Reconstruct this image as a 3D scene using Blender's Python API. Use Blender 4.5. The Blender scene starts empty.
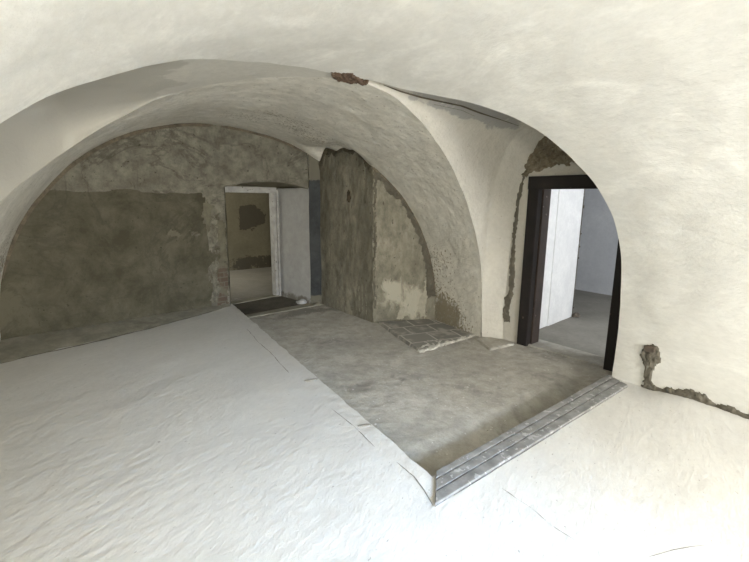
import bpy, bmesh, math, random
from mathutils import Vector, noise, Matrix
random.seed(7)
S = bpy.context.scene
COL = S.collection
PIT = -0.10

# ------------------------------------------------------------------ helpers
def warp(p, amp=1.0):
    p = Vector(p)
    d = noise.noise_vector(p * 1.3) * 0.016 + noise.noise_vector(p * 5.0 + Vector((9, 3, 1))) * 0.006
    return p + d * amp

def fbm(p, s=1.0, o=4):
    return noise.fractal(Vector(p) * s, 1.0, 2.0, o)

def tag(o, label=None, cat=None, group=None, kind=None):
    if label: o['label'] = label
    if cat: o['category'] = cat
    if group: o['group'] = group
    if kind: o['kind'] = kind
    return o

def link(name, verts, faces, m, parent=None, kind=None, smooth=True, attr=None, flip=None):
    me = bpy.data.meshes.new(name)
    me.from_pydata([tuple(v) for v in verts], [], faces)
    me.update()
    if attr is not None:
        a = me.attributes.new('wear', 'FLOAT', 'POINT')
        a.data.foreach_set('value', attr)
    if smooth:
        me.polygons.foreach_set('use_smooth', [True] * len(me.polygons))
    me.materials.append(m)
    o = bpy.data.objects.new(name, me)
    COL.objects.link(o)
    if parent: o.parent = parent
    if kind: o['kind'] = kind
    return o

def empty(name, loc=(0, 0, 0), kind=None):
    o = bpy.data.objects.new(name, None)
    o.location = loc
    COL.objects.link(o)
    if kind: o['kind'] = kind
    return o

class MB:
    """collects verts and faces for one mesh"""
    def __init__(self): self.v, self.f, self.a = [], [], []
    def grid(self, fn, nu, nv, keep=None, mask=None):
        b = len(self.v)
        for j in range(nv + 1):
            for i in range(nu + 1):
                p = fn(i / nu, j / nv)
                self.v.append(p)
                self.a.append(mask(p) if mask else 0.0)
        for j in range(nv):
            for i in range(nu):
                if keep and not keep((i + .5) / nu, (j + .5) / nv): continue
                a = b + j * (nu + 1) + i
                self.f.append((a, a + 1, a + nu + 2, a + nu + 1))
        return self
    def quad(self, pts):
        b = len(self.v); self.v += [Vector(p) for p in pts]; self.a += [0.0] * len(pts)
        self.f.append(tuple(range(b, b + len(pts))))
        return self
    def hexa(self, c):
        """box from 8 corners: bottom ring 0-3, top ring 4-7"""
        b = len(self.v); self.v += [Vector(p) for p in c]; self.a += [0.0] * 8
        for q in ((3, 2, 1, 0), (4, 5, 6, 7), (0, 1, 5, 4), (1, 2, 6, 5), (2, 3, 7, 6), (3, 0, 4, 7)):
            self.f.append(tuple(b + k for k in q))
        return self
    def bar(self, p, q, w, d, z0, z1):
        """upright box along plan line p-q, thickness from -w to d across it"""
        p, q = Vector(p), Vector(q); t = (q - p).normalized(); n = Vector((-t.y, t.x))
        r = [p + n * w, q + n * w, q + n * d, p + n * d]
        return self.hexa([(a.x, a.y, z0) for a in r] + [(a.x, a.y, z1) for a in r])
    def link(self, name, m, parent=None, kind=None, smooth=True, bevel=0):
        o = link(name, self.v, self.f, m, parent, kind, smooth, self.a)
        if bevel:
            bv = o.modifiers.new('bevel', 'BEVEL'); bv.width = bevel; bv.segments = 2; bv.limit_method = 'ANGLE'
        return o

def lerp(a, b, t): return a + (b - a) * t
def interp(x, pts):
    if x <= pts[0][0]: return pts[0][1]
    for (x0, y0), (x1, y1) in zip(pts, pts[1:]):
        if x <= x1: return lerp(y0, y1, (x - x0) / (x1 - x0))
    return pts[-1][1]
def smooth_interp(x, pts, r=0.07):
    return sum(interp(x + r * k / 3, pts) for k in range(-3, 4)) / 7
def sstep(a, b, x):
    t = max(0, min(1, (x - a) / (b - a))); return t * t * (3 - 2 * t)

def inside(u, v, poly):
    c = False; n = len(poly)
    for i in range(n):
        (x0, y0), (x1, y1) = poly[i], poly[i - 1]
        if (y0 > v) != (y1 > v) and u < (x1 - x0) * (v - y0) / (y1 - y0) + x0: c = not c
    return c

# ------------------------------------------------------------------ materials
def nodes(name):
    m = bpy.data.materials.new(name); m.use_nodes = True
    nt = m.node_tree; nt.nodes.clear()
    return m, nt

def plaster(name, base, dark, light=None, scale=1.6, contrast=0.5, wear=None, bump=0.35, bscale=14, rough=0.92,
            stretch=(1, 1, 1), rot=(0, 0, 0), wear2=None, vein=None, turn=False, wspeck=None, bdistort=.2, grit=.3, gscale=21, speck=0.0, speck_col=(0.05, 0.04, 0.03), fine=60, bdist=0.02, wear_soft=0.12):
    m, nt = nodes(name); N, L = nt.nodes, nt.links
    out = N.new('ShaderNodeOutputMaterial'); bs = N.new('ShaderNodeBsdfPrincipled')
    bs.inputs['Roughness'].default_value = rough
    bs.inputs['Specular IOR Level'].default_value = 0.25
    L.new(bs.outputs[0], out.inputs[0])
    tc = N.new('ShaderNodeTexCoord'); mp = N.new('ShaderNodeMapping')
    if turn: mp.vector_type = 'TEXTURE'
    mp.inputs['Rotation'].default_value = rot; mp.inputs['Scale'].default_value = stretch
    L.new(tc.outputs['Object'], mp.inputs['Vector'])
    def noi(s, d=6, r=.6, dist=0.0, v=mp):
        n = N.new('ShaderNodeTexNoise'); n.inputs['Scale'].default_value = s; n.inputs['Detail'].default_value = d
        n.inputs['Roughness'].default_value = r; n.inputs['Distortion'].default_value = dist
        L.new(v.outputs[0], n.inputs['Vector']); return n
    def ramp(src, a, b, ca=(0, 0, 0, 1), cb=(1, 1, 1, 1)):
        r = N.new('ShaderNodeValToRGB'); r.color_ramp.elements[0].position = a; r.color_ramp.elements[1].position = b
        r.color_ramp.elements[0].color = ca; r.color_ramp.elements[1].color = cb
        L.new(src, r.inputs[0]); return r
    def mix(fac, a, b):
        x = N.new('ShaderNodeMix'); x.data_type = 'RGBA'
        if isinstance(fac, float): x.inputs[0].default_value = fac
        else: L.new(fac, x.inputs[0])
        for s, k in ((a, 6), (b, 7)):
            if isinstance(s, tuple): x.inputs[k].default_value = (*s, 1)
            else: L.new(s, x.inputs[k])
        return x.outputs[2]
    n1 = noi(scale, 9, .68, .25)
    c = mix(ramp(n1.outputs[0], .5 - contrast * .3, .5 + contrast * .3).outputs[0], dark, base)
    if light:
        n2 = noi(scale * 2.3, 8, .65, 1.2)
        c = mix(ramp(n2.outputs[0], .50, .70).outputs[0], c, light)
    n4 = noi(gscale, 8, .75)
    c = mix(ramp(n4.outputs[0], .36, .60).outputs[0], mix(grit, c, tuple(q * .8 for q in dark)), c)
    if wear:
        at = N.new('ShaderNodeAttribute'); at.attribute_name = 'wear'
        nn = noi(7, 7, .7, .8)
        ma = N.new('ShaderNodeMath'); ma.operation = 'MULTIPLY_ADD'
        L.new(nn.outputs[0], ma.inputs[0]); ma.inputs[1].default_value = 0.9; L.new(at.outputs['Fac'], ma.inputs[2])
        if wear2:
            n5 = noi(2.6, 9, .72, .25)
            wear = mix(ramp(n5.outputs[0], .38, .62).outputs[0], wear, wear2)
        c = mix(ramp(ma.outputs[0], .95 - wear_soft, .95 + wear_soft).outputs[0], c, wear)
    if wspeck:
        n8 = noi(34, 4, .6); md = N.new('ShaderNodeMath'); md.operation = 'MULTIPLY_ADD'
        L.new(at.outputs['Fac'], md.inputs[0]); md.inputs[1].default_value = .6; L.new(n8.outputs[0], md.inputs[2])
        c = mix(ramp(md.outputs[0], .76, .80).outputs[0], c, wspeck)
    if vein:
        n6 = noi(1.25, 7, .62, 1.2)
        ab = N.new('ShaderNodeMath'); ab.operation = 'SUBTRACT'; L.new(n6.outputs[0], ab.inputs[0]); ab.inputs[1].default_value = .5
        ac = N.new('ShaderNodeMath'); ac.operation = 'ABSOLUTE'; L.new(ab.outputs[0], ac.inputs[0])
        n7 = noi(1.1, 3, .5)
        ad = N.new('ShaderNodeMath'); ad.operation = 'MULTIPLY_ADD'; L.new(n7.outputs[0], ad.inputs[0]); ad.inputs[1].default_value = .06; L.new(ac.outputs[0], ad.inputs[2])
        c = mix(ramp(ad.outputs[0], .028, .060, (.6, .6, .6, 1), (0, 0, 0, 1)).outputs[0], c, vein)
    if speck:
        n3 = noi(26, 3, .5)
        c = mix(ramp(n3.outputs[0], .72 - speck * .1, .76 - speck * .1).outputs[0], c, speck_col)
    L.new(c, bs.inputs['Base Color'])
    b1 = noi(bscale, 8, .62, bdistort); b2 = noi(fine * 1.6, 3, .5); b3 = noi(scale * 1.7, 6, .6, .3)
    a1 = N.new('ShaderNodeMath'); a1.operation = 'MULTIPLY_ADD'
    L.new(b2.outputs[0], a1.inputs[0]); a1.inputs[1].default_value = .15; L.new(b1.outputs[0], a1.inputs[2])
    a2 = N.new('ShaderNodeMath'); a2.operation = 'MULTIPLY_ADD'
    L.new(b3.outputs[0], a2.inputs[0]); a2.inputs[1].default_value = .9; L.new(a1.outputs[0], a2.inputs[2])
    bp = N.new('ShaderNodeBump'); bp.inputs['Strength'].default_value = bump; bp.inputs['Distance'].default_value = bdist
    L.new(a2.outputs[0], bp.inputs['Height']); L.new(bp.outputs[0], bs.inputs['Normal'])
    return m

def simple(name, col, rough=.6, var=.25, scale=8, bump=.1, metal=0.0, chip=None, chip_amt=.66):
    m, nt = nodes(name); N, L = nt.nodes, nt.links
    out = N.new('ShaderNodeOutputMaterial'); bs = N.new('ShaderNodeBsdfPrincipled')
    bs.inputs['Roughness'].default_value = rough; bs.inputs['Metallic'].default_value = metal
    L.new(bs.outputs[0], out.inputs[0])
    tc = N.new('ShaderNodeTexCoord'); n = N.new('ShaderNodeTexNoise')
    n.inputs['Scale'].default_value = scale; n.inputs['Detail'].default_value = 7
    L.new(tc.outputs['Object'], n.inputs['Vector'])
    r = N.new('ShaderNodeValToRGB')
    r.color_ramp.elements[0].position = .3; r.color_ramp.elements[1].position = .7
    r.color_ramp.elements[0].color = (*[c * (1 - var) for c in col], 1); r.color_ramp.elements[1].color = (*[min(1, c * (1 + var)) for c in col], 1)
    L.new(n.outputs[0], r.inputs[0]); last = r.outputs[0]
    if chip:
        n2 = N.new('ShaderNodeTexNoise'); n2.inputs['Scale'].default_value = scale * 2.2; n2.inputs['Detail'].default_value = 6
        L.new(tc.outputs['Object'], n2.inputs['Vector'])
        r2 = N.new('ShaderNodeValToRGB'); r2.color_ramp.elements[0].position = chip_amt; r2.color_ramp.elements[1].position = chip_amt + .02
        L.new(n2.outputs[0], r2.inputs[0])
        x = N.new('ShaderNodeMix'); x.data_type = 'RGBA'; L.new(r2.outputs[0], x.inputs[0]); L.new(last, x.inputs[6]); x.inputs[7].default_value = (*chip, 1)
        last = x.outputs[2]
    L.new(last, bs.inputs['Base Color'])
    bp = N.new('ShaderNodeBump'); bp.inputs['Strength'].default_value = bump; bp.inputs['Distance'].default_value = .01
    L.new(n.outputs[0], bp.inputs['Height']); L.new(bp.outputs[0], bs.inputs['Normal'])
    return m

M_NEW = plaster('new_lime_plaster', (.71, .70, .66), (.585, .575, .535), (.77, .762, .72), scale=.9, contrast=1.3, bump=.5, bscale=4.5, stretch=(1, .6, 1.6), bdist=.03)
M_VAULT = plaster('old_vault_plaster', (.77, .745, .675), (.52, .50, .44), None, scale=1.9, contrast=.85, wear=(.27, .255, .225), bump=.9, bscale=6, speck=.5, speck_col=(.34, .31, .26), bdist=.035, wear_soft=.09, wspeck=(.24, .21, .15), grit=.55, gscale=9)
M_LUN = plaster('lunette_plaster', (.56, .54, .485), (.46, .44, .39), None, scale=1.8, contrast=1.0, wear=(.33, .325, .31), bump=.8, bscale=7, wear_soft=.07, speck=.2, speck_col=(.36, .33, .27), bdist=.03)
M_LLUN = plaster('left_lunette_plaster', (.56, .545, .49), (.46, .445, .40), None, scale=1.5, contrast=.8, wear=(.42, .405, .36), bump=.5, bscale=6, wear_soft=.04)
M_BACK = plaster('back_wall_plaster', (.26, .246, .20), (.092, .086, .065), None, scale=2.0, contrast=1.0, wear=(.056, .051, .033), wear2=(.105, .098, .07), vein=(.055, .05, .036), bump=1.0, bscale=5, speck=.4, speck_col=(.05, .045, .03), wear_soft=.06, bdist=.035, grit=.7, gscale=8)
M_PIER = plaster('pier_plaster', (.31, .29, .23), (.125, .116, .085), None, scale=2.3, contrast=.75, wear=(.335, .315, .25), bump=1.0, bscale=6, speck=.45, speck_col=(.08, .07, .05), bdist=.045, wear_soft=.11, stretch=(1, 1, .55), grit=.75, gscale=9)
M_FLOOR = plaster('pale_screed', (.61, .60, .57), (.50, .49, .46), None, scale=1.3, contrast=1.1, bump=.5, bscale=12, grit=.25, gscale=14, stretch=(1.1, .6, 1), rot=(0, 0, math.radians(33)), turn=True, speck=.25, speck_col=(.36, .35, .32), bdist=.016)
M_PIT = plaster('worn_concrete', (.56, .535, .475), (.30, .283, .245), None, scale=1.6, contrast=1.0, bump=.8, bscale=10, speck=.3, speck_col=(.58, .56, .51), wear=(.22, .21, .185), wear_soft=.2, grit=.6, gscale=8)
M_PITSIDE = plaster('broken_screed_edge', (.38, .36, .32), (.25, .235, .20), scale=4, bump=.7)
M_MORTAR = plaster('raw_mortar', (.26, .22, .155), (.12, .10, .068), (.30, .265, .195), scale=7, contrast=.7, bump=1.0, bscale=22, speck=.3, bdist=.03)
M_CHASE = plaster('grey_mortar', (.20, .182, .145), (.10, .09, .068), None, scale=8, contrast=.7, bump=1.0, bscale=24, bdist=.03)
M_CRACK = plaster('crack_grit', (.17, .14, .10), (.07, .06, .045), scale=9, bump=1.0, bscale=24)
M_FILLET = plaster('sloped_mortar', (.27, .255, .205), (.16, .15, .115), scale=4, bump=.8, bscale=10)
M_WHITE = plaster('white_limewash', (.76, .76, .75), (.66, .66, .66), scale=2.5, contrast=.4, bump=.15, bscale=8)
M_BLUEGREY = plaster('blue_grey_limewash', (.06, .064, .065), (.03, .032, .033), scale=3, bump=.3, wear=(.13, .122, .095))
M_ROOMGREY = plaster('grey_room_plaster', (.60, .61, .62), (.50, .51, .53), scale=1.5, bump=.3, bscale=5)
M_ROOMBROWN = plaster('brown_room_plaster', (.24, .22, .155), (.15, .136, .095), None, scale=1.6, contrast=.8, wear=(.09, .08, .06), bump=.4, wear_soft=.03)
M_ROOMFLOOR = plaster('room_concrete', (.30, .285, .25), (.19, .18, .155), scale=1.7, contrast=.8, bump=.25)
M_PALEFRAME = simple('chipped_white_paint', (.33, .325, .305), .6, .18, 10, .1, chip=(.10, .085, .065), chip_amt=.66)
M_BLACKWOOD = simple('black_painted_wood', (.009, .006, .005), .75, .4, 6, .15, chip=(.20, .15, .12), chip_amt=.70)
M_BROWNWOOD = simple('brown_stained_wood', (.034, .022, .017), .7, .35, 7, .15, chip=(.30, .24, .2), chip_amt=.71)
M_TILE = None

# ------------------------------------------------------------------ the vault
XC, HW, ZC, KK = 1.33, 2.40, 2.48, 2.1
def V(x):
    t = min(1, abs((x - XC) / HW)); return ZC * max(0, 1 - t ** KK) ** (1 / KK)
def VP(th):
    """point of the vault profile, th 0 (left floor) .. pi (right floor)"""
    c, s = -math.cos(th), math.sin(th)
    return XC + HW * math.copysign(abs(c) ** (2 / KK), c), ZC * max(0, s) ** (2 / KK)
NEAR = [(-1.07, 2.10), (-.70, 2.16), (-.34, 2.34), (-.17, 2.47), (.02, 2.63), (.16, 2.73), (.35, 2.85), (.63, 3.02), (.93, 3.17), (1.23, 3.21), (1.51, 3.17), (1.63, 3.12),
        (2.02, 2.95), (2.28, 2.67), (2.54, 2.39), (2.76, 2.20), (2.96, 2.07), (3.19, 1.96), (3.38, 1.92), (3.50, 1.91), (3.65, 1.95), (3.73, 1.99)]
FAR = [(-1.07, 3.55), (-.85, 3.65), (-.62, 3.90), (-.49, 4.22), (-.24, 4.55), (.15, 4.36), (.47, 4.04), (.79, 3.84), (1.06, 3.67), (1.33, 3.46), (1.58, 3.26), (1.66, 3.16),
       (1.86, 3.12), (2.08, 3.12), (2.49, 3.24), (2.88, 3.37), (3.29, 3.49), (3.56, 3.55), (3.69, 3.58), (3.73, 3.60)]
def yn(x): return smooth_interp(x, NEAR, .05)
def yf(x): return max(smooth_interp(x, FAR, .05), yn(x) + .004)
Y0 = -1.9
def hollow(x, y):
    return .21 * math.exp(-((x - 2.80) / .26) ** 2) * sstep(4.75, 5.15, y) * (1 - sstep(5.85, 6.1, y)) * (1 + .25 * noise.noise(Vector((x * 6, y * 6, 0))))
def vsurf(x, y, lift=0.0):
    p = Vector((x, y, V(x)))
    q = warp(p); q.z -= lift; return q

def front_pt(u, v):
    th = math.pi * u; x, z = VP(th)
    if u < .001: z = -.2
    if u > .999: z = -.2
    y = lerp(Y0, yn(x), v)
    return warp((x, y, z))
mb = MB(); mb.grid(front_pt, 150, 90)
mb.link('ceiling', M_NEW, kind='structure')

def back_pt(u, v):
    th = math.pi * u; x, z = VP(th)
    if u < .001 or u > .999: z = -.2
    y = lerp(yf(x), 7.1, v)
    return warp((x, y, z + (hollow(x, y) if z > 1 else 0)))
def vault_mask(p):
    # grey old coat, strongest low down near the back wall crown and the pier
    w = 0.18 * fbm(p, 1.5)
    w += .26 * sstep(.75, 1.1, 1 - abs(p.y - 5.2) / 1.4 + .25) * sstep(1.9, 2.4, p.z) if 1.2 < p.x < 3.0 else 0
    if p.x < -.3 and p.y > 4.6: w += .34 * sstep(1.9, .8, p.z)
    if p.x > 3: w += .36 * sstep(1.5, .3, p.z) * sstep(3.6, 4.4, p.y) + .22 * sstep(.35, 0, p.z)
    return w
mb = MB(); mb.grid(back_pt, 150, 90, mask=vault_mask)
mb.link('ceiling', M_VAULT, kind='structure')

# lunette over the right-hand door : loft between the two groins
XD = lambda y: 3.95 + (3.22 - y) * .135          # plane of the door wall
def lun_section(x, y0, y1, zb, zt, k, ph):
    ym, h = (y0 + y1) / 2, (y1 - y0) / 2
    c, s = -math.cos(ph), math.sin(ph)
    return Vector((x, ym + h * math.copysign(abs(c) ** (2 / k), c), zb + (zt - zb) * max(0, s) ** (2 / k)))
def rlun(u, v):
    """u 0 at the apex .. 1 at the door wall, v across"""
    if u < .85:
        x = lerp(1.64, 3.73, (u / .85)); w = u / .85
        if u > .8499: zb = -.15
        else: zb = V(x)
        y0, y1 = yn(x), yf(x)
    else:
        w = 1; t = (u - .85) / .15
        x = lerp(3.73, 4.12, t); zb = -.15; y0 = lerp(yn(3.73), 1.97, t); y1 = lerp(yf(3.73), 3.26, t)
    zt = lerp(2.475, 2.30, w)
    k = lerp(2.0, 3.4, w)
    zt = max(zt, zb + .003)
    return warp(lun_section(x, y0, y1, zb, zt, k, math.pi * v))
def rlun_mask(p):
    # old grey coat left along the groin above the door
    a = sstep(1.95, 2.4, p.x) * (1 - sstep(3.5, 3.8, p.x))
    n = .10 * fbm(p, 4)
    b = sstep(2.6, 2.9, p.y + n) * (1 - sstep(3.14, 3.24, p.y + .6 * n - .05 * sstep(2.6, 3.2, p.x)))
    return .10 * fbm(p, 2) + .62 * a * b
mb = MB(); mb.grid(rlun, 110, 90, mask=rlun_mask)
mb.link('ceiling', M_LUN, kind='structure')

def llun(u, v):
    if u < .85:
        w = u / .85; x = lerp(1.62, -1.07, w); zb = V(x) if w < .9999 else -.2
        y0, y1 = yn(x), yf(x)
    else:
        w = 1; t = (u - .85) / .15; x = lerp(-1.07, -1.6, t); zb = -.2; y0, y1 = yn(-1.07), yf(-1.07)
    zt = max(lerp(2.475, 2.15, w ** 1.2), zb + .003)
    return warp(lun_section(x, y0, y1, zb, zt, lerp(2.0, 3.0, w), math.pi * v))
def llun_mask(p):
    return .3 + .5 * sstep(.55, .35, p.x + .25 * fbm(p, 2.5)) 
mb = MB(); mb.grid(llun, 100, 60, mask=llun_mask)
mb.link('ceiling', M_LLUN, kind='structure')
MB().grid(lambda u, v: warp((-1.55, lerp(1.9, 3.9, u), lerp(-.2, 2.5, v))), 30, 40).link('wall_left', M_LLUN, kind='structure')

# ------------------------------------------------------------------ floors
def sstep(a, b, x):
    t = max(0, min(1, (x - a) / (b - a))); return t * t * (3 - 2 * t)
def trowel(x, y):
    a, b = y * .84 - x * .545, x * .84 + y * .545          # trowel strokes run along b
    w = noise.noise(Vector((x * 1.7, y * 1.7, 4)))
    k = .35 + .65 * sstep(-.2, .35, noise.noise(Vector((x * 2.1, y * 2.1, 11))))
    r = .0020 * noise.noise(Vector((a * 24 + 3 * w, b * 13, 0))) + .0012 * noise.noise(Vector((a * 40 - b * 9, b * 22 + a * 6, 7))) + .0007 * noise.noise(Vector((x * 50, y * 50, 2)))
    return .75 * k * r * (1 - .75 * sstep(1.5, 2.2, x))
def fz(x, y, z):
    p = Vector((x, y, 0))
    return Vector((x, y, z + .006 * noise.noise(p * 1.1) + .0035 * noise.noise(p * 4.5) + trowel(x, y) * (z > -.05)))
EDGE_X = 1.43
def yB(x): return 1.70 + (x - 1.47) * (1.99 - 1.70) / (3.67 - 1.47)
def edge_a(y): return EDGE_X + .012 * noise.noise(Vector((0, y * 5, 3))) + .006 * noise.noise(Vector((0, y * 17, 8)))
mb = MB()
NX, NY = 190, 560
def fl(u, v):
    y = lerp(Y0 - .1, 6.35, v); x = lerp(-1.7, edge_a(y) if y > 1.6 else EDGE_X, u)
    q = fz(x, y, 0)
    t = EDGE_X - x
    if y > 1.6 and t < .16:                       # crumbled lip along the edge of the pit
        q.z += .004 * fbm((x, y, 0), 11) * sstep(.16, .06, t)
    return q
mb.grid(fl, NX, NY)
def fr(u, v):
    x = lerp(EDGE_X - .01, 3.95, u); y = lerp(Y0 - .1, yB(x), v)
    q = fz(x, y, 0)
    q.z += .05 * sstep(3.35, 3.75, x) * (1 - sstep(1.35, 1.75, y))   # screed dragged up against the wall
    q.z -= .004
    return q
mb.grid(fr, 120, 150)
mb.link('floor', M_FLOOR, kind='structure')
mb = MB()
mb.grid(lambda u, v: (lambda y, z: Vector((edge_a(y) - .006 * (1 - v) - .01 * noise.noise(Vector((y * 9, z * 14, 0))) ** 2, y, z)))(lerp(1.6, 6.35, u), lerp(-.27, -.012, v)), 200, 8)
mb.grid(lambda u, v: Vector((lerp(1.42, 3.95, u), yB(lerp(1.42, 3.95, u)) - .004, lerp(-.27, .0, v))), 60, 6)
mb.link('trim_1', M_PITSIDE, kind='structure')
def pit_mask(p):
    return .35 * sstep(-.1, .5, fbm(p, 1.3)) + .28 * math.exp(-((p.x - 2.05) ** 2 + (p.y - 3.0) ** 2) / .10) + .4 * sstep(5.0, 6.0, p.y)
MB().grid(lambda u, v: (lambda x, y: fz(x, y, PIT - .11 * (1 - sstep(.0, .42, y - yB(x))) * (1 - sstep(3.3, 3.8, x))))(lerp(1.35, 4.15, u), lerp(1.55, 7.1, v)), 140, 240, mask=pit_mask).link('floor', M_PIT, kind='structure')  # floor dips along the step edge, added to deepen the shade there

# thin cracks in the screed
def ribbon(name, pts, w, fn, m, parent=None, kind=None, jit=.5, step=.02, rag=18, lift=.003):
    """ragged strip following a plan polyline; fn maps (a, b) to the surface"""
    mb = MB(); P = [Vector(p) for p in pts]; L = []
    for a, b in zip(P, P[1:]):
        n = max(1, int((b - a).length / step))
        L += [a.lerp(b, k / n) for k in range(n)]
    L.append(P[-1])
    vs, fs = [], []
    for i, p in enumerate(L):
        t = (L[min(i + 1, len(L) - 1)] - L[max(i - 1, 0)]).normalized(); nrm = Vector((-t.y, t.x))
        ww = w * (1 + jit * noise.noise(Vector((p.x * rag, p.y * rag, 1.7)))) * (min(1, i / 3 + .3) * min(1, (len(L) - 1 - i) / 3 + .2))
        off = nrm * (w * .9 * jit * noise.noise(Vector((p.x * rag * .6, p.y * rag * .6, 5.1))))
        for s in (-1, 1): vs.append(fn(p.x + off.x + nrm.x * ww * s / 2, p.y + off.y + nrm.y * ww * s / 2))
    fs = [(2 * i, 2 * i + 1, 2 * i + 3, 2 * i + 2) for i in range(len(L) - 1)]
    return link(name, vs, fs, m, parent, kind)

M_JOINT = plaster('joint_dirt', (.30, .285, .25), (.18, .17, .15), scale=9, bump=.5)
fl3 = lambda x, y: fz(x, y, 0) + Vector((0, 0, .0025))
FLOOR = bpy.data.objects['floor']
fr3 = lambda x, y: fz(x, y, 0) + Vector((0, 0, -.0015))
ribbon('crack', [(1.70, 1.42), (1.71, 1.24), (1.70, 1.10), (1.71, .98)], .0035, fr3, M_JOINT, FLOOR, jit=1.6)
ribbon('crack', [(1.90, .76), (2.05, .72), (2.20, .66)], .003, fr3, M_JOINT, FLOOR)
ribbon('crack', [(1.285, 1.50), (1.32, 1.62), (1.34, 1.74), (1.33, 1.9)], .007, fl3, M_JOINT, FLOOR)
ribbon('crack', [(1.30, 2.1), (1.31, 2.4), (1.29, 2.7)], .005, fl3, M_JOINT, FLOOR, jit=1)
ribbon('crack', [(1.25, 3.5), (1.27, 4.0), (1.26, 4.4), (1.28, 5.0)], .006, fl3, M_JOINT, FLOOR, jit=1)
# ------------------------------------------------------------------ back wall
BD = Vector((.96, .281, 0)).normalized(); B0 = Vector((-1.25, 5.512, 0))
def bw(s, z, out=0.0):
    p = B0 + BD * s + Vector((0, 0, z)); p += Vector((BD.y, -BD.x, 0)) * out
    return warp(p, .8)
SD = (Vector((1.40, 6.27, 0)) - B0).dot(BD)
def bmask(p):
    zz = 1.60 + .02 * noise.noise(Vector((p.x * 3, 0, 0)))
    low = 1 - sstep(zz - .012, zz + .012, p.z)
    base = .85 * low
    if p.x + .12 * fbm(p, 3.5) > 1.1: base *= .4                        # paler rough patching beside the doorway
    return base + .25 * fbm(p, 1.8) - .25 * math.exp(-((p.x - .95) ** 2 / .012 + (p.z - 1.05) ** 2 / .004)) * low
mb = MB()
mb.grid(lambda u, v: bw(SD * u - (.02 * max(0, noise.noise(Vector((1, v * 14, 2)))) + .02 * max(0, noise.noise(Vector((1, v * 40, 2)))) if u > .999 else 0), lerp(-.2, 2.6, v)), 90, 90, mask=bmask)
# above and right of the doorway
HD = Vector((1.12, -.17, 0)).normalized(); H0 = Vector((1.40, 6.27, 0))
def hw(s, z): return warp(H0 + HD * s + Vector((0, 0, z)), .8)
def head(s):  # segmental head of the doorway recess
    t = (s / 1.17) * 2 - 1
    return 1.67 + .10 * (1 - t * t) + .012 * noise.noise(Vector((s * 9, 0, 0)))
mb.grid(lambda u, v: hw(1.24 * u - .07, lerp(head(max(0, 1.24 * u - .07)), 2.6, v)) + Vector((0, -.012 * sstep(.2, 0, u), 0)), 42, 36, mask=lambda p: .25 * fbm(p, 1.8))
mb.link('wall_back', M_BACK, kind='structure')
WB = bpy.data.objects['wall_back']
ribbon('crack', [(s, V(B0.x + BD.x * s) - .015) for s in [.28 + .04 * k for k in range(60)]], .05, lambda s, z: bw(s, z, .01), M_CRACK, WB, 1.0, .02, 9)
ribbon('crack', [(s, V(1.40 + HD.x * s) - .012) for s in [.04 * k for k in range(29)]], .045, lambda s, z: hw(s, z) + Vector((0, -.012, 0)), M_CRACK, WB, 1.0, .02, 9)
# door side : left broken jamb, white reveal, recess soffit, blue-grey strip to the pier
mb = MB()
mb.grid(lambda u, v: warp((lerp(1.40, 1.36, u), lerp(6.27, 6.75, u), lerp(-.2, 1.80, v)), .8), 10, 40)
mb.link('reveal', M_BACK, WB)
rv = lambda u, v: warp((lerp(2.57, 2.36, u), lerp(6.10, 6.90, u), lerp(-.2, 1.69, v)), .7)
M_REVEAL = plaster('grey_white_limewash', (.43, .43, .42), (.33, .33, .32), scale=2.5, contrast=.8, bump=.4, bscale=7, wear=(.17, .16, .135), grit=.45, gscale=9)
MB().grid(rv, 30, 50, mask=lambda p: .15 * fbm(p, 3) + .55 * sstep(.12, -.06, p.z)).link('white_reveal', M_REVEAL, WB)
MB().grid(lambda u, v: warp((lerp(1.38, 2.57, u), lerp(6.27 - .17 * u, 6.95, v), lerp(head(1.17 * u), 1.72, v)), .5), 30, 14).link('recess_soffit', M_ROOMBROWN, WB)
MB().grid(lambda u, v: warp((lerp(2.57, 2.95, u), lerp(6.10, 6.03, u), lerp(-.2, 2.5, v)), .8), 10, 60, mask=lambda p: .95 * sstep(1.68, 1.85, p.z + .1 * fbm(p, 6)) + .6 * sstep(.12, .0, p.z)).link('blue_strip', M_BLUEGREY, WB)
# wall above the frame, closing the recess at the back
fd = Vector((.83, .23, 0)).normalized()
fp = lambda s, d, z: Vector((1.51, 6.69, z)) + fd * s + Vector((-fd.y, fd.x, 0)) * d
mb = MB(); mb.quad([fp(-.4, .1, 1.66), fp(1.3, .1, 1.66), fp(1.3, .1, 2.6), fp(-.4, .1, 2.6)])
mb.quad([fp(.93, .1, -.2), fp(1.6, .1, -.2), fp(1.6, .1, 2.6), fp(.93, .1, 2.6)])
mb.quad([fp(-1.2, .1, -.2), fp(-.06, .1, -.2), fp(-.06, .1, 2.6), fp(-1.2, .1, 2.6)])
mb.link('inner_face', M_ROOMBROWN, WB, smooth=False)

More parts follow.
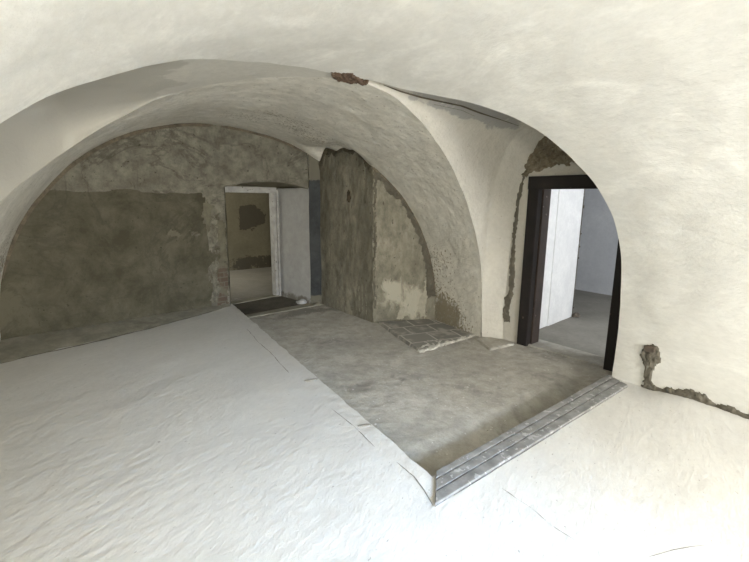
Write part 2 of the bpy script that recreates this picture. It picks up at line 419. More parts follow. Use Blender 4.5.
# generic ragged patch lying on a surface
def patch(name, poly, fn, m, cell=.012, rough=.012, proud=.006, parent=None, jag=.02, fz_=30):
    us = [p[0] for p in poly]; vs_ = [p[1] for p in poly]
    u0, u1, v0, v1 = min(us) - jag, max(us) + jag, min(vs_) - jag, max(vs_) + jag
    nu, nv = int((u1 - u0) / cell) + 1, int((v1 - v0) / cell) + 1
    def isin(u, v):
        a = jag * noise.noise(Vector((u * 14, v * 14, 3))) + jag * .6 * noise.noise(Vector((u * 40, v * 40, 9)))
        b = jag * noise.noise(Vector((u * 14, v * 14, 23))) + jag * .6 * noise.noise(Vector((u * 40, v * 40, 29)))
        return inside(u + a, v + b, poly)
    G = {}; verts = []; faces = []
    cells = {(i, j) for i in range(nu) for j in range(nv) if isin(u0 + (i + .5) * cell, v0 + (j + .5) * cell)}
    def vid(i, j):
        if (i, j) not in G:
            u, v = u0 + i * cell, v0 + j * cell
            full = all(c in cells for c in ((i, j), (i - 1, j), (i, j - 1), (i - 1, j - 1)))
            h = proud + rough * (.5 + .7 * noise.fractal(Vector((u * fz_ * .6, v * fz_ * .6, 1)), .8, 2, 3)) if full else -.008
            G[(i, j)] = len(verts); verts.append(fn(u, v, h))
        return G[(i, j)]
    for (i, j) in sorted(cells):
        faces.append((vid(i, j), vid(i + 1, j), vid(i + 1, j + 1), vid(i, j + 1)))
    return link(name, verts, faces, m, parent)

# brick and lime patches at the broken left jamb
def brick_mat():
    m, nt = nodes('old_brick'); N, L = nt.nodes, nt.links
    out = N.new('ShaderNodeOutputMaterial'); bs = N.new('ShaderNodeBsdfPrincipled'); bs.inputs['Roughness'].default_value = .95
    L.new(bs.outputs[0], out.inputs[0])
    tc = N.new('ShaderNodeTexCoord'); mp = N.new('ShaderNodeMapping'); mp.inputs['Rotation'].default_value = (math.pi / 2, 0, 0)
    L.new(tc.outputs['Object'], mp.inputs[0])
    b = N.new('ShaderNodeTexBrick'); b.inputs['Scale'].default_value = 1; b.inputs['Brick Width'].default_value = .22; b.inputs['Row Height'].default_value = .07
    b.inputs['Mortar Size'].default_value = .008; b.inputs['Color1'].default_value = (.075, .05, .037, 1); b.inputs['Color2'].default_value = (.10, .075, .055, 1); b.inputs['Mortar'].default_value = (.11, .10, .073, 1)
    L.new(mp.outputs[0], b.inputs[0])
    n = N.new('ShaderNodeTexNoise'); n.inputs['Scale'].default_value = 9; n.inputs['Detail'].default_value = 6; L.new(tc.outputs['Object'], n.inputs[0])
    r = N.new('ShaderNodeValToRGB'); r.color_ramp.elements[0].position = .5; r.color_ramp.elements[1].position = .6; L.new(n.outputs[0], r.inputs[0])
    x = N.new('ShaderNodeMix'); x.data_type = 'RGBA'; L.new(r.outputs[0], x.inputs[0]); L.new(b.outputs[0], x.inputs[6]); x.inputs[7].default_value = (.12, .11, .078, 1)
    L.new(x.outputs[2], bs.inputs['Base Color'])
    bp = N.new('ShaderNodeBump'); bp.inputs['Strength'].default_value = .8; bp.inputs['Distance'].default_value = .01; L.new(n.outputs[0], bp.inputs['Height']); L.new(bp.outputs[0], bs.inputs['Normal'])
    return m
M_BRICK = brick_mat()
M_OCHRE = plaster('pale_patching_lime', (.17, .16, .115), (.10, .092, .066), scale=4, bump=.7, bscale=12)
bwp = lambda s, z, h: bw(s, z, h)
patch('brick_patch', [(SD - .24, .02), (SD - .01, .02), (SD - .01, .62), (SD - .12, .66), (SD - .20, .45), (SD - .16, .3)], bwp, M_BRICK, .02, .012, .004, WB, .03)
patch('lime_patch', [(SD - .13, .60), (SD - .01, .66), (SD - .005, 1.12), (SD - .06, 1.25), (SD - .16, 1.22), (SD - .14, .95)], bwp, M_OCHRE, .02, .02, .006, WB, .04)
patch('lime_patch', [(SD - .30, 1.02), (SD - .23, 1.05), (SD - .18, 1.45), (SD - .30, 1.55), (SD - .36, 1.3)], bwp, M_OCHRE, .02, .012, .003, WB, .05)
patch('lime_patch', [(1.92, 1.06), (2.08, .98), (2.16, 1.02), (2.10, 1.10), (1.98, 1.14)], bwp, M_OCHRE, .02, .006, .002, WB, .03)

# sloping mortar fillet at the foot of the back wall
FT = [(-1.2, 5.0), (-.91, 5.04), (-.82, 5.14), (-.55, 5.21), (-.21, 5.34), (.26, 5.57), (.65, 5.79), (1.11, 6.04), (1.40, 6.22)]
def fil(u, v):
    x = lerp(-1.15, 1.38, u); yc = interp(x, FT); yw = 5.512 + (x + 1.25) * .2927 + .01
    y = lerp(yc, yw, v); z = -.004 + lerp(0, .095 * (1 - .7 * u), v ** .9)
    if v < .001: z = -.01; y -= .004
    q = Vector((x, y, z)); q.z += .008 * fbm(q, 5); q.y += .01 * fbm(q, 7); return q
MB().grid(fil, 140, 10).link('trim_2', M_FILLET, kind='structure')
ribbon('crack', [(-1.0, 5.02), (-.82, 5.14), (-.55, 5.21), (-.21, 5.34), (.26, 5.57), (.65, 5.79), (1.11, 6.04)], .022, lambda x, y: fz(x, y, 0) + Vector((0, 0, .003)), M_CRACK, bpy.data.objects['trim_2'], .9, rag=9)

# ------------------------------------------------------------------ pier
PF0, PF1 = Vector((2.89, 4.76, 0)), Vector((3.85, 4.42, 0)); PL1 = Vector((2.73, 6.15, 0))
hole = [(.42, 1.50), (.46, 1.52), (.475, 1.60), (.45, 1.65), (.41, 1.63), (.40, 1.56)]
LL = (PL1 - PF0).length; pd = (PL1 - PF0).normalized()
def ple(s, z, h=0.0):
    p = PF0 + pd * s + Vector((0, 0, z)) + Vector((-pd.y, pd.x, 0)) * h * 1.0
    return warp(p, .9)
def corner(z): return .022 * noise.noise(Vector((z * 6, 2, 0))) + .018 * noise.noise(Vector((z * 19, 2, 0)))
HS = .56
hole = [((s - .44) * 1.35 + .44 + HS - .44, (z - 1.57) * 1.2 + 1.57) for s, z in hole]
mb = MB()
def pmask_l(p):
    w = .28 * fbm(p, 1.6)
    w += .45 * sstep(.62, .45, p.z + .22 * fbm(p, 3.2)) * sstep(.2, .6, p.y - 4.75 + .1 * fbm(p, 5)) * (1 - sstep(1.0, 1.2, p.y - 4.75))
    return w
nS, nZ = 70, 125
def plf(u, v):
    z = lerp(-.2, 2.45, v); s = u * LL
    if u < .001: s += .0
    q = ple(s, z)
    if u < .02: q += Vector((corner(z), -corner(z), 0)) * 1
    return q
mb.grid(plf, nS, nZ, keep=lambda u, v: not inside(u * LL, lerp(-.2, 2.45, v), hole), mask=pmask_l)
def pff(u, v):
    z = lerp(-.2, 2.45, v); p = PF0.lerp(PF1, u) + Vector((0, 0, z)); q = warp(p, .9)
    if u < .02: q += Vector((corner(z), -corner(z), 0))
    return q
def pmask_f(p):
    s = p.x - 2.89
    return .25 * fbm(p, 1.8) + .30 * sstep(.75, .35, p.z) + .5 * math.exp(-((s - .55) ** 2 / .02 + (p.z - .2) ** 2 / .05)) + .35 * math.exp(-((s - .25) ** 2 / .02 + (p.z - .35) ** 2 / .03))
mb.grid(pff, 60, nZ, mask=pmask_f)
mb.link('wall_pier', M_PIER, kind='structure')
PIER = bpy.data.objects['wall_pier']
mb = MB()   # pocket behind the hole
hn = 14; cs, cz = sum(p[0] for p in hole) / 6, sum(p[1] for p in hole) / 6
ring = [(cs + .075 * math.cos(2 * math.pi * k / hn), cz + .13 * math.sin(2 * math.pi * k / hn)) for k in range(hn)]
b = len(mb.v)
for dep in (-.004, -.12):
    for s, z in ring: mb.v.append(ple(s, z, dep)); mb.a.append(0)
for k in range(hn):
    mb.f.append((k, (k + 1) % hn, hn + (k + 1) % hn, hn + k))
mb.f.append(tuple(range(hn, 2 * hn)))
mb.link('hole', M_CRACK, PIER)
# ragged plaster ridge where the vault meets the pier
PV = [(0.0, 2.02), (.12, 1.93), (.22, 1.78), (.40, 1.53), (.62, 1.17), (.76, .76), (.83, .35)]
pfd = (PF1 - PF0).normalized()
pfw = lambda s, z, h: warp(PF0 + pfd * s + Vector((0, 0, z)) + Vector((pfd.y, -pfd.x, 0)) * h, .9)
def pierline(fn, s):                                # height where a pier face meets the vault
    p = fn(s, 1.2, 0); return V(p.x) + hollow(p.x, p.y)
pl_ = [(s, pierline(pfw, s)) for s in [k * .02 for k in range(0, 36)] + [.72 + k * .004 for k in range(40)]]
pl_ = [q for q in pl_ if q[1] > .02]
ribbon('crack', [(s - .012, z - .012) for s, z in pl_], .045, lambda s, z: pfw(s, z, .008), M_CRACK, PIER, 1.0, .015, 14)
ribbon('crack', [(s, pierline(ple, s) - .012) for s in [k * .05 for k in range(0, 28)]], .04, lambda s, z: ple(s, z, .008), M_CRACK, PIER, 1.0, .015, 14)
M_LUMP = plaster('rough_pier_mortar', (.15, .138, .105), (.065, .058, .042), scale=6, contrast=.9, bump=1.0, bscale=16, bdist=.03)
edge_in = [(s - .045 - .07 * noise.noise(Vector((s * 6, 2, 0))) - .10 * (1 - sstep(.2, .9, z)), z - .07 - .05 * noise.noise(Vector((s * 7, 5, 0)))) for s, z in pl_]
patch('rough_rim', pl_[2:] + edge_in[2:][::-1], pfw, M_LUMP, .012, .03, .003, PIER, .03)
tl_ = [(s, pierline(ple, s)) for s in [k * .04 for k in range(0, 35)]]
patch('rough_rim', tl_ + [(s, z - .05 - .06 * abs(noise.noise(Vector((s * 5, 1, 4)))) - .08 * sstep(.8, 1.3, s)) for s, z in tl_][::-1], ple, M_LUMP, .012, .025, .003, PIER, .03)
patch('rough_arris', [(.0, .1), (.05, .1), (.035, .6), (.05, 1.0), (.03, 1.4), (.05, 1.75), (.12, 1.88), (.02, 1.98), (.0, 1.9)], pfw, M_LUMP, .011, .014, .002, PIER, .02)
M_PALE = plaster('pale_lime_streaks', (.36, .34, .27), (.24, .225, .175), scale=9, contrast=.8, bump=.8, bscale=14)
patch('lime_streak', [(.66, -.08), (.74, -.05), (.77, .25), (.76, .55), (.72, .50), (.70, .30), (.62, .12)], pfw, M_PALE, .012, .010, .002, PIER, .05)
patch('lime_streak', [(.30, -.08), (.55, -.05), (.50, .06), (.42, .10), (.34, .05)], pfw, M_PALE, .012, .008, .002, PIER, .05)
for s0 in (.14, .22, .30, .38):
    patch('lime_streak', [(s0, -.05 + .1 * s0), (s0 + .03, -.02), (s0 + .035, .30 + .15 * random.random()), (s0 + .012, .42 + .15 * random.random())], ple, M_PALE, .010, .006, .001, PIER, .018)

# ------------------------------------------------------------------ the door wall
dt = Vector((.135, -1, 0)).normalized()          # along the wall towards the viewer
D0 = Vector((3.95, 3.22, 0)); dnrm = Vector((dt.y, -dt.x, 0))   # faces the room
def dw(s, z, h=0.0):                               # s = 0 at the casing's far edge
    return D0 + dt * s + Vector((0, 0, z)) + dnrm * h
mb = MB()
mb.grid(lambda u, v: warp(dw(lerp(-.55, .03, u), lerp(-.2, 2.5, v)), .5), 20, 90)
mb.grid(lambda u, v: warp(dw(lerp(.03, 1.1, u), lerp(1.74, 2.5, v)), .5), 40, 30)
mb.grid(lambda u, v: warp(dw(lerp(1.08, 1.5, u), lerp(-.2, 2.5, v)), .5), 12, 60)
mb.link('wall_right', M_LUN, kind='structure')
WR = bpy.data.objects['wall_right']
dwp = lambda s, z, h: warp(dw(s, z, h), .5)
# raw mortar where the plaster was cut away round the door frame
patch('exposed_mortar', [(-.16, 1.78), (-.02, 1.80), (.04, 1.83), (.14, 1.86), (.30, 1.90), (.52, 1.93), (.75, 1.93), (.75, 2.06), (.5, 2.22), (.28, 2.235), (.10, 2.20), (-.06, 2.14), (-.13, 2.02)], dwp, M_MORTAR, .011, .03, .008, WR, .03)
patch('mortar_chase', [(-.17, 1.82), (-.06, 1.82), (-.105, 1.5), (-.12, 1.15), (-.11, .8), (-.10, .45), (-.14, .30), (-.11, .12), (-.19, .10), (-.225, .22), (-.22, .42), (-.17, .50), (-.185, .80), (-.165, 1.2), (-.155, 1.5)], dwp, M_CHASE, .009, .018, .004, WR, .018)

# door 1 : black timber frame on the right
d1 = empty('door_1', dw(.55, PIT), 'structure')
def fbar(name, s0, s1, z0, z1, h0, h1, m, bev=.006):
    mb = MB()
    c = [dw(s0, z0, h0), dw(s1, z0, h0), dw(s1, z0, h1), dw(s0, z0, h1), dw(s0, z1, h0), dw(s1, z1, h0), dw(s1, z1, h1), dw(s0, z1, h1)]
    mb.hexa(c); o = mb.link(name, m, d1, smooth=False, bevel=bev); o.location = -d1.location; return o
ZT = 1.66
fbar('jamb', 0, .125, PIT - .03, 1.79, -.10, .03, M_BLACKWOOD)
fbar('jamb', .975, 1.13, PIT - .03, 1.79, -.10, .03, M_BLACKWOOD)
fbar('header', -.005, 1.13, ZT, 1.795, -.10, .034, M_BLACKWOOD)
fbar('inner_jamb', .10, .145, PIT - .03, ZT + .05, -.20, -.05, M_BROWNWOOD)
fbar('inner_jamb', .965, 1.0, PIT - .03, ZT + .05, -.20, -.05, M_BLACKWOOD)
fbar('inner_header', .10, 1.0, ZT + .005, ZT + .06, -.20, -.05, M_BLACKWOOD)
fbar('threshold', .10, 1.0, PIT - .03, PIT + .014, -.30, -.012, M_PIT)

# door 2 : chipped white frame of the doorway at the back
d2 = empty('door_2', fp(.4, 0, PIT), 'structure')
def gbar(name, s0, s1, z0, z1, y0, y1, m):
    mb = MB(); c = [fp(s0, y0, z0), fp(s1, y0, z0), fp(s1, y1, z0), fp(s0, y1, z0), fp(s0, y0, z1), fp(s1, y0, z1), fp(s1, y1, z1), fp(s0, y1, z1)]
    mb.hexa(c); o = mb.link(name, m, d2, smooth=False, bevel=.004); o.location = -d2.location; return o
gbar('jamb', .80, .845, PIT - .03, 1.62, -.02, .10, M_PALEFRAME)
gbar('jamb', .845, .945, PIT - .03, 1.66, -.05, .10, M_PALEFRAME)
gbar('jamb', -.17, -.06, PIT - .03, 1.66, -.04, .10, M_PALEFRAME)
gbar('header', -.17, .845, 1.61, 1.70, -.05, .10, M_PALEFRAME)
gbar('threshold', -.17, .95, PIT - .03, PIT + .02, -.03, .12, M_FILLET)

# worn plank in front of that threshold
MB().hexa([(1.46, 5.80, PIT - .02), (2.74, 6.00, PIT - .02), (2.58, 6.16, PIT - .02), (1.45, 5.93, PIT - .02), (1.46, 5.80, PIT + .014), (2.74, 6.00, PIT + .014), (2.58, 6.16, PIT + .014), (1.45, 5.93, PIT + .014)]).link('trim_3', M_FILLET, kind='structure', smooth=False, bevel=.004)
M_DARKFLOOR = plaster('dark_threshold_floor', (.10, .09, .07), (.05, .045, .035), scale=4, bump=.5)  # darker floor sheet inside the doorway recess
MB().grid(lambda u, v: Vector((lerp(1.42, 2.6, u), lerp(5.95 + .2 * u, 6.68 + .25 * u, v), PIT + .006 + .004 * noise.noise(Vector((u * 6, v * 6, 0))))), 20, 12).link('trim_4', M_DARKFLOOR, kind='structure')

# ------------------------------------------------------------------ right wall chase and box
rw = lambda y, z, h: warp(Vector((XC + HW * max(0, 1 - (min(1, max(0, z) / ZC)) ** KK) ** (1 / KK) - h, y, z)))
patch('mortar_chase', [(1.76, -.02), (1.72, .02), (1.725, .14), (1.765, .20), (1.78, .29), (1.755, .36), (1.70, .40), (1.625, .375), (1.605, .32), (1.63, .22), (1.67, .14), (1.665, .07), (1.60, .045), (1.45, .09), (1.36, .125), (1.27, .12), (1.22, .085), (1.14, .095), (1.06, .085), (.9, .10), (.6, .09), (.6, .0)], rw, M_CHASE, .01, .022, .004, WR, .02)
M_BOX = simple('rusted_box', (.085, .065, .048), .8, .4, 20, .5)
mb = MB()
for (a, b_, h) in ((.0, .0, .030),):
    c = [(1.735, .315), (1.66, .330), (1.655, .385), (1.73, .375)]
    mb.hexa([rw(y, z, .0) for y, z in c] + [rw(y, z, .034) for y, z in c])
mb.link('wall_box', M_BOX, WR, smooth=False, bevel=.004)

# crown : brick showing where the plaster fell, and the long crack along the groin
CEIL = bpy.data.objects['ceiling']
crown = lambda x, y, h: warp(Vector((x, y, 2.472 - .03 * ((x - 1.45) / .4) ** 2)) - Vector((0, 0, h + .006)))
M_REDBRICK = plaster('red_brick_rubble', (.17, .105, .07), (.055, .038, .028), (.28, .22, .16), scale=12, contrast=.8, bump=1.0, bscale=26)
patch('brick_patch', [(1.54, 3.20), (1.56, 3.10), (1.61, 3.04), (1.68, 3.04), (1.77, 3.07), (1.86, 3.11), (1.76, 3.20), (1.66, 3.24)], crown, M_REDBRICK, .010, .022, .002, CEIL, .035)
LUN = bpy.data.objects['ceiling.002']
def lunz(x, y, h=.006):
    """soffit of the right lunette under (x, y)"""
    w = (x - 1.64) / 2.09
    y0, y1 = yn(min(x, 3.73)), yf(min(x, 3.73)); zb = V(x); zt = max(lerp(2.475, 2.30, w), zb + .003); k = lerp(2.0, 3.4, w)
    c = max(-1, min(1, (y - (y0 + y1) / 2) / ((y1 - y0) / 2)))
    return warp((x, y, zb + (zt - zb) * max(0, 1 - abs(c) ** k) ** (1 / k))) - Vector((0, 0, h))
ribbon('crack', [(1.96, 3.085), (2.13, 3.09), (2.34, 3.08), (2.52, 3.06), (2.74, 3.04), (3.0, 3.07), (3.28, 3.09), (3.6, 3.11)], .024, lunz, M_CRACK, LUN, 1.0, .015, 22)
ribbon('crack', [(2.5, 3.12), (2.8, 3.10), (3.0, 3.13)], .012, lunz, M_CRACK, LUN, 1.0, .015, 22)

# ------------------------------------------------------------------ things on the floor
def edging_mat():
    return simple('worn_grey_edging', (.19, .187, .18), .6, .34, 12, .12, chip=(.34, .335, .325), chip_amt=.60)
M_EDGE = edging_mat()
M_GROOVE = simple('groove_dirt', (.10, .095, .085), .9)
T0, T1, E0, E1 = Vector((1.47, 1.70)), Vector((3.69, 1.995)), Vector((1.29, 1.49)), Vector((3.62, 1.785))
se = empty('step_edging', (2.5, 1.75, 0))
tag(se, 'grooved grey three-strip step edging on the floor edge above the sunken corner', 'step edging')
for k in range(3):
    B_ = (0, .27, .64, 1); a0, a1 = B_[k] + (0 if k == 0 else .024), B_[k + 1] - (0 if k == 2 else .024)
    p, q, r, s = T0.lerp(E0, a0), T1.lerp(E1, a0), T1.lerp(E1, a1), T0.lerp(E0, a1)
    mb = MB(); mb.hexa([(*x, -.012) for x in (p, q, r, s)] + [(*x, .018 ) for x in (p, q, r, s)])
    o = mb.link('strip', M_EDGE, se, smooth=False, bevel=.004); o.location = -se.location
mb = MB(); mb.hexa([(*x, -.012) for x in (T0, T1, E1, E0)] + [(*x, .004) for x in (T0, T1, E1, E0)])
o = mb.link('bed', M_GROOVE, se, smooth=False); o.location = -se.location

# tiled slab at the foot of the pier
def tile_mat():
    m, nt = nodes('grey_floor_tiles'); N, L = nt.nodes, nt.links
    out = N.new('ShaderNodeOutputMaterial'); bs = N.new('ShaderNodeBsdfPrincipled'); bs.inputs['Roughness'].default_value = .8
    L.new(bs.outputs[0], out.inputs[0])
    tc = N.new('ShaderNodeTexCoord')
    mp = N.new('ShaderNodeMapping'); mp.inputs['Rotation'].default_value = (0, 0, math.radians(10)); L.new(tc.outputs['Object'], mp.inputs[0])
    b = N.new('ShaderNodeTexBrick'); b.inputs['Scale'].default_value = 1; b.inputs['Brick Width'].default_value = .34; b.inputs['Row Height'].default_value = .30
    b.inputs['Mortar Size'].default_value = .011; b.inputs['Color1'].default_value = (.165, .157, .14, 1); b.inputs['Color2'].default_value = (.23, .22, .197, 1); b.inputs['Mortar'].default_value = (.40, .38, .335, 1)
    L.new(mp.outputs[0], b.inputs[0])
    n = N.new('ShaderNodeTexNoise'); n.inputs['Scale'].default_value = 6; n.inputs['Detail'].default_value = 7; L.new(tc.outputs['Object'], n.inputs[0])
    r = N.new('ShaderNodeValToRGB'); r.color_ramp.elements[0].position = .52; r.color_ramp.elements[1].position = .66; L.new(n.outputs[0], r.inputs[0])
    x = N.new('ShaderNodeMix'); x.data_type = 'RGBA'; L.new(r.outputs[0], x.inputs[0]); L.new(b.outputs[0], x.inputs[6]); x.inputs[7].default_value = (.33, .31, .27, 1)
    L.new(x.outputs[2], bs.inputs['Base Color'])
    bp = N.new('ShaderNodeBump'); bp.inputs['Strength'].default_value = .4; bp.inputs['Distance'].default_value = .008; L.new(n.outputs[0], bp.inputs['Height']); L.new(bp.outputs[0], bs.inputs['Normal'])
    return m
M_TILE = tile_mat()
SL = [Vector((2.93, 4.70)), Vector((3.64, 4.47)), Vector((3.70, 3.66)), Vector((2.74, 3.52))]
ts = empty('tiled_slab', (3.2, 4.0, PIT)); tag(ts, 'dark grey tiled slab with a broken white edge on the sunken floor beside the pier', 'slab')
def slab(u, v):
    p = SL[3].lerp(SL[2], u).lerp(SL[0].lerp(SL[1], u), v)
    edge = min(u, 1 - u, v, 1 - v)
    z = .028 if edge > .001 else -.02
    j = .018 * noise.noise(Vector((p.x * 8, p.y * 8, 4))) if edge < .03 else 0
    return Vector((p.x + j - 3.2, p.y + j - 4.0, z + .004 * noise.noise(Vector((p.x * 5, p.y * 5, 0)))))
MB().grid(slab, 60, 60).link('tiles', M_TILE, ts)
M_RUBBLE = plaster('white_mortar_rubble', (.72, .70, .64), (.36, .34, .29), scale=9, bump=1.0, bscale=26)
def sl2(a, b, h): 
    p = SL[3] + (SL[2] - SL[3]).normalized() * a + (SL[0] - SL[3]).normalized() * b
    return Vector((p.x - 3.2, p.y - 4.0, .02 + h))
patch('mortar_rim', [(-.02, -.03), (.35, -.03), (.8, -.03), (.97, -.02), (.97, .01), (.62, .01), (.45, .06), (.34, .17), (.22, .20), (.10, .13), (.0, .06)], sl2, M_RUBBLE, .012, .014, .001, ts, .035)
sb = empty('mortar_slab', (3.64, 3.33, PIT)); tag(sb, 'small worn mortar slab with a pale edge beside the black door frame', 'slab')
S2 = [Vector((3.46, 3.20)), Vector((3.86, 3.19)), Vector((3.80, 3.50)), Vector((3.62, 3.60))]
def slab2(u, v):
    p = S2[0].lerp(S2[1], u).lerp(S2[3].lerp(S2[2], u), v); edge = min(u, 1 - u, v, 1 - v)
    return Vector((p.x - 3.64 + .015 * noise.noise(Vector((p.x * 9, p.y * 9, 1))), p.y - 3.33 + .015 * noise.noise(Vector((p.x * 9, p.y * 9, 7))), (.02 if edge > .001 else -.02) + .004 * noise.noise(Vector((p.x * 7, p.y * 7, 0)))))
MB().grid(slab2, 24, 24).link('slab_body', M_PIT, sb)
patch('pale_edge', [(0, -.02), (.42, -.02), (.40, .02), (.02, .02)], lambda a, b, h: Vector((3.46 + a - 3.64, 3.20 + b - 3.33, .012 + h)), M_RUBBLE, .01, .012, .002, sb, .015)

# loose chips
def chip(name, loc, size, m, label, cat, group=None, seed=0, flat=.5, rz=0):
    bm = bmesh.new(); bmesh.ops.create_icosphere(bm, subdivisions=3, radius=1)
    for v in bm.verts:
        n = v.co.normalized(); k = 1 + .35 * noise.noise(n * 1.6 + Vector((seed, 0, 0))) + .15 * noise.noise(n * 4 + Vector((0, seed, 0)))
        v.co = Vector((n.x * size[0] * k, n.y * size[1] * k, max(-.25, n.z) * size[2] * k))
    mn = min(v.co.z for v in bm.verts)
    for v in bm.verts: v.co.z -= mn
    me = bpy.data.meshes.new(name); bm.to_mesh(me); bm.free(); me.materials.append(m)
    o = bpy.data.objects.new(name, me); COL.objects.link(o); o.location = loc; o.rotation_euler.z = rz
    return tag(o, label, cat, group)
chip('concrete_chip', (1.375, 2.36, .0), (.05, .016, .008), M_PITSIDE, 'pale flat concrete chip on the crumbling floor edge, nearer the step edging', 'concrete chip', None, 1, rz=-.3)
chip('concrete_chip', (1.36, 3.25, .0), (.055, .018, .008), M_PITSIDE, 'pale flat concrete chip on the crumbling floor edge, farther from the step edging', 'concrete chip', None, 5, rz=-.2)
M_TWIG = simple('dark_splinter', (.09, .075, .06), .8, .4, 30, .4)
chip('wood_splinter', (2.27, 2.06, PIT - .055), (.075, .012, .012), M_TWIG, 'dark wood splinter on the sunken floor behind the step edging', 'splinter', None, 8, rz=.1)
chip('grit_lump', (2.20, 2.13, PIT - .035), (.022, .014, .012), M_TWIG, 'small dark grit lump beside the splinter on the sunken floor', 'grit', None, 11)
chip('rubble_lump', (2.47, 6.22, PIT), (.09, .06, .05), M_REVEAL, 'white rubble lump at the foot of the white door reveal', 'rubble', None, 3)
chip('wood_offcut', (2.63, 5.99, PIT + .014), (.06, .02, .025), M_FILLET, 'wood offcut in the corner between doorway and pier', 'offcut', None, 14, rz=.5)

# ------------------------------------------------------------------ rooms beyond
# right-hand room
MB().grid(lambda u, v: (lambda x, y: fz(x, y, PIT - .004))(lerp(4.0, 7.7, u), lerp(.2, 6.2, v)), 60, 80).link('floor', M_ROOMFLOOR, kind='structure')
mb = MB(); mb.grid(lambda u, v: warp((lerp(7.40, 7.66, 1 - u) if False else lerp(7.93, 7.21, u), lerp(.2, 6.2, u), lerp(-.2, 2.7, v)), .6), 40, 20)
mb.link('wall_far_room', M_ROOMGREY, kind='structure')
MB().grid(lambda u, v: warp((lerp(4.0, 8.0, u), 6.1, lerp(-.2, 2.7, v)), .6), 20, 20).link('wall_far_room', M_ROOMGREY, kind='structure')
mb = MB()
mb.quad([(3.7, .5, 2.62), (8.1, .5, 2.62), (8.1, 6.3, 2.62), (3.7, 6.3, 2.62)])
mb.link('ceiling', M_ROOMGREY, kind='structure', smooth=False)
# near wall of that room with its window
def holed_wall(name, p, q, z0, z1, s0, s1, h0, h1, m, thick=.0):
    p, q = Vector(p), Vector(q); L = (q - p).length; t = (q - p) / L
    P = lambda s, z: Vector((p.x + t.x * s, p.y + t.y * s, z))
    mb = MB()
    for a, b, c, d in ((0, s0, z0, z1), (s1, L, z0, z1), (s0, s1, z0, h0), (s0, s1, h1, z1)):
        mb.grid(lambda u, v: P(lerp(a, b, u), lerp(c, d, v)), 4, 4)
    n = Vector((-t.y, t.x)) * thick
    Q = lambda s, z: P(s, z) + Vector((n.x, n.y, 0))
    if thick:
        mb.quad([P(s0, h0), P(s1, h0), Q(s1, h0), Q(s0, h0)]); mb.quad([P(s0, h1), P(s1, h1), Q(s1, h1), Q(s0, h1)])
        mb.quad([P(s0, h0), P(s0, h1), Q(s0, h1), Q(s0, h0)]); mb.quad([P(s1, h0), P(s1, h1), Q(s1, h1), Q(s1, h0)])
    return mb.link(name, m, kind='structure', smooth=False)
holed_wall('wall_far_room', (3.9, .5), (8.1, .5), -.2, 2.7, .9, 2.3, .5, 2.1, M_WHITE, -.3)
# white passage wall seen through the door
mb = MB(); mb.bar((4.20, 3.385), (4.86, 3.50), 0, .6, PIT - .05, 2.65)
mb.bar((4.84, 3.485), (5.58, 3.635), 0, .6, PIT - .05, 2.65); mb.link('wall_passage', M_WHITE, kind='structure', smooth=False, bevel=.008)
M_RAWEDGE = plaster('raw_wall_edge', (.20, .17, .13), (.10, .085, .07), scale=10, bump=1, bscale=24)
WPASS = bpy.data.objects['wall_passage']
patch('broken_arris', [(.0, PIT - .02), (.05, PIT - .02), (.045, 2.6), (.0, 2.6)], lambda s, z, h: Vector((5.585 + h - .13 * s, 3.632 + s, z)), M_RAWEDGE, .02, .012, .002, WPASS, .02)
ribbon('broken_arris', [(PIT, .015), (1.0, .015), (2.6, .015)], .06, lambda z, s: Vector((5.59 - s, 3.629 - .2 * s, z)), M_RAWEDGE, WPASS, .9, .03, 12)
chip('rubble_lump', (5.62, 3.60, PIT), (.07, .05, .04), M_RAWEDGE, 'dark rubble lump at the foot of the white wall end beyond the black door frame', 'rubble', None, 6)
# outside reveal of the door in the wall thickness
mb = MB(); mb.quad([dw(-.02, PIT - .1, -.34), dw(-.6, PIT - .1, -.34), dw(-.6, 2.7, -.34), dw(-.02, 2.7, -.34)])
mb.quad([dw(-.02, ZT + .03, -.34), dw(.10, ZT + .03, -.34), dw(.10, 2.7, -.34), dw(-.02, 2.7, -.34)])
mb.quad([dw(1.0, PIT - .1, -.34), dw(2.9, PIT - .1, -.34), dw(2.9, 2.7, -.34), dw(1.0, 2.7, -.34)])
mb.quad([dw(.10, ZT + .03, -.34), dw(1.0, ZT + .03, -.34), dw(1.0, 2.7, -.34), dw(.10, 2.7, -.34)])
mb.quad([dw(-.02, PIT - .1, -.08), dw(-.02, PIT - .1, -.36), dw(-.02, 2.7, -.36), dw(-.02, 2.7, -.08)])
mb.quad([dw(.99, PIT - .1, -.16), dw(.99, PIT - .1, -.36), dw(.99, 2.7, -.36), dw(.99, 2.7, -.16)])
mb.link('wall_far_room', M_WHITE, kind='structure', smooth=False)

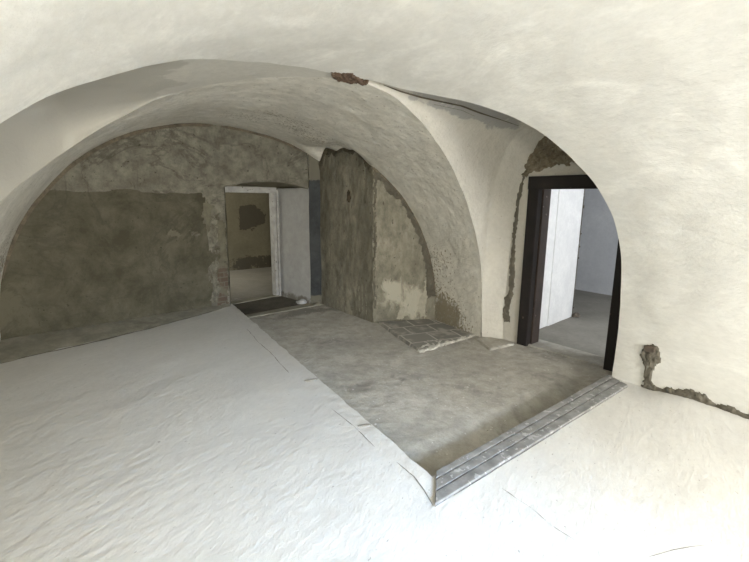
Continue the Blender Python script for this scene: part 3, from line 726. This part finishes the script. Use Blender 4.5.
# back room
MB().grid(lambda u, v: (lambda x, y: fz(x, y, PIT - .004))(lerp(.2, 5.2, u), lerp(6.8, 10.6, v)), 50, 40).link('floor', M_ROOMFLOOR, kind='structure')
def rm1mask(p): return .2 * fbm(p, 1.5) + .7 * sstep(.55, .2, math.hypot(p.x - 2.75, (p.z - 1.1) * 1.1) + .28 * fbm(p, 2.2)) + .6 * sstep(.35, .1, p.z)
MB().grid(lambda u, v: warp((lerp(.2, 5.2, u), lerp(9.75, 10.2, u), lerp(-.2, 2.6, v)), .8), 60, 40, mask=rm1mask).link('wall_back_room', M_ROOMBROWN, kind='structure')
MB().quad([(.1, 6.6, 2.45), (5.3, 6.6, 2.45), (5.3, 10.7, 2.45), (.1, 10.7, 2.45)]).link('ceiling', M_ROOMBROWN, kind='structure', smooth=False)
MB().quad([(5.1, 6.6, -.2), (5.1, 10.7, -.2), (5.1, 10.7, 2.6), (5.1, 6.6, 2.6)]).link('wall_back_room', M_ROOMBROWN, kind='structure', smooth=False)
holed_wall('wall_back_room', (.4, 10.6), (.4, 6.3), -.2, 2.6, 1.0, 2.2, .6, 1.8, M_ROOMBROWN, -.3)

# ------------------------------------------------------------------ window wall behind the viewer
holed_wall('wall_front', (4.2, Y0 + .1), (1.75, Y0 + .1), -.3, 2.8, .95, 2.3, .45, 1.85, M_NEW, .3)
holed_wall('wall_front', (1.75, Y0 + .1), (.2, Y0 + .1), -.3, 2.8, .35, 1.35, .7, 2.05, M_NEW, .3)  # opening added for the bluish floor beam
holed_wall('wall_front', (.2, Y0 + .1), (-1.8, Y0 + .1), -.3, 2.8, .4, 1.15, .7, 1.6, M_NEW, .3)  # opening added for the warm left fill

# ------------------------------------------------------------------ light
def area(name, loc, rot, sx, sy, power, col, spread=180):
    l = bpy.data.lights.new(name, 'AREA'); l.shape = 'RECTANGLE'; l.size = sx; l.size_y = sy; l.energy = power; l.color = col; l.spread = math.radians(spread)
    o = bpy.data.objects.new(name, l); o.location = loc; o.rotation_euler = rot; COL.objects.link(o); return o
R = math.radians
area('window_or_fill_light', (2.6, Y0 - .40, 1.30), (R(78), 0, R(-4)), 1.3, 1.3, 270, (1, .985, .945))
area('window_or_fill_light', (.9, Y0 - .40, 1.60), (R(61), 0, R(-2)), .9, 1.4, 44, (.36, .62, 1), 50)  # added narrow bluish beam that tints the near floor, no known window
area('window_or_fill_light', (-.55, Y0 - .40, 1.20), (R(74), 0, R(-4)), .7, 1.0, 285, (1, .94, .80))  # added fill that warms the left floor, no known window
area('window_or_fill_light', (5.5, .22, 1.35), (R(90), 0, 0), 1.3, 1.5, 95, (.95, .975, 1))
area('window_or_fill_light', (.1, 9.0, 1.3), (R(75), 0, R(-90)), 1.1, 1.1, 65, (1, .95, .80))
w = bpy.data.worlds.new('sky'); S.world = w; w.use_nodes = True
w.node_tree.nodes['Background'].inputs[0].default_value = (.75, .85, 1, 1); w.node_tree.nodes['Background'].inputs[1].default_value = .6

# ------------------------------------------------------------------ camera
cam = bpy.data.cameras.new('camera'); co = bpy.data.objects.new('camera', cam); COL.objects.link(co)
cam.sensor_fit = 'HORIZONTAL'; cam.sensor_width = 36; cam.lens = 36 * 430 / 749; cam.clip_start = .05
pitch = math.atan(83 / 430); yaw = R(31.5); roll = .010
co.matrix_world = Matrix.Translation((0, 0, 1.55)) @ Matrix.Rotation(-yaw, 4, 'Z') @ Matrix.Rotation(math.pi / 2 - pitch, 4, 'X') @ Matrix.Rotation(roll, 4, 'Z')
S.camera = co
S.cycles.max_bounces = 12; S.cycles.diffuse_bounces = 8
S.cycles.use_denoising = True
S.view_settings.view_transform = 'Standard'; S.view_settings.look = 'None'; S.view_settings.gamma = 1; S.view_settings.use_curve_mapping = False
S.view_settings.exposure = -0.03
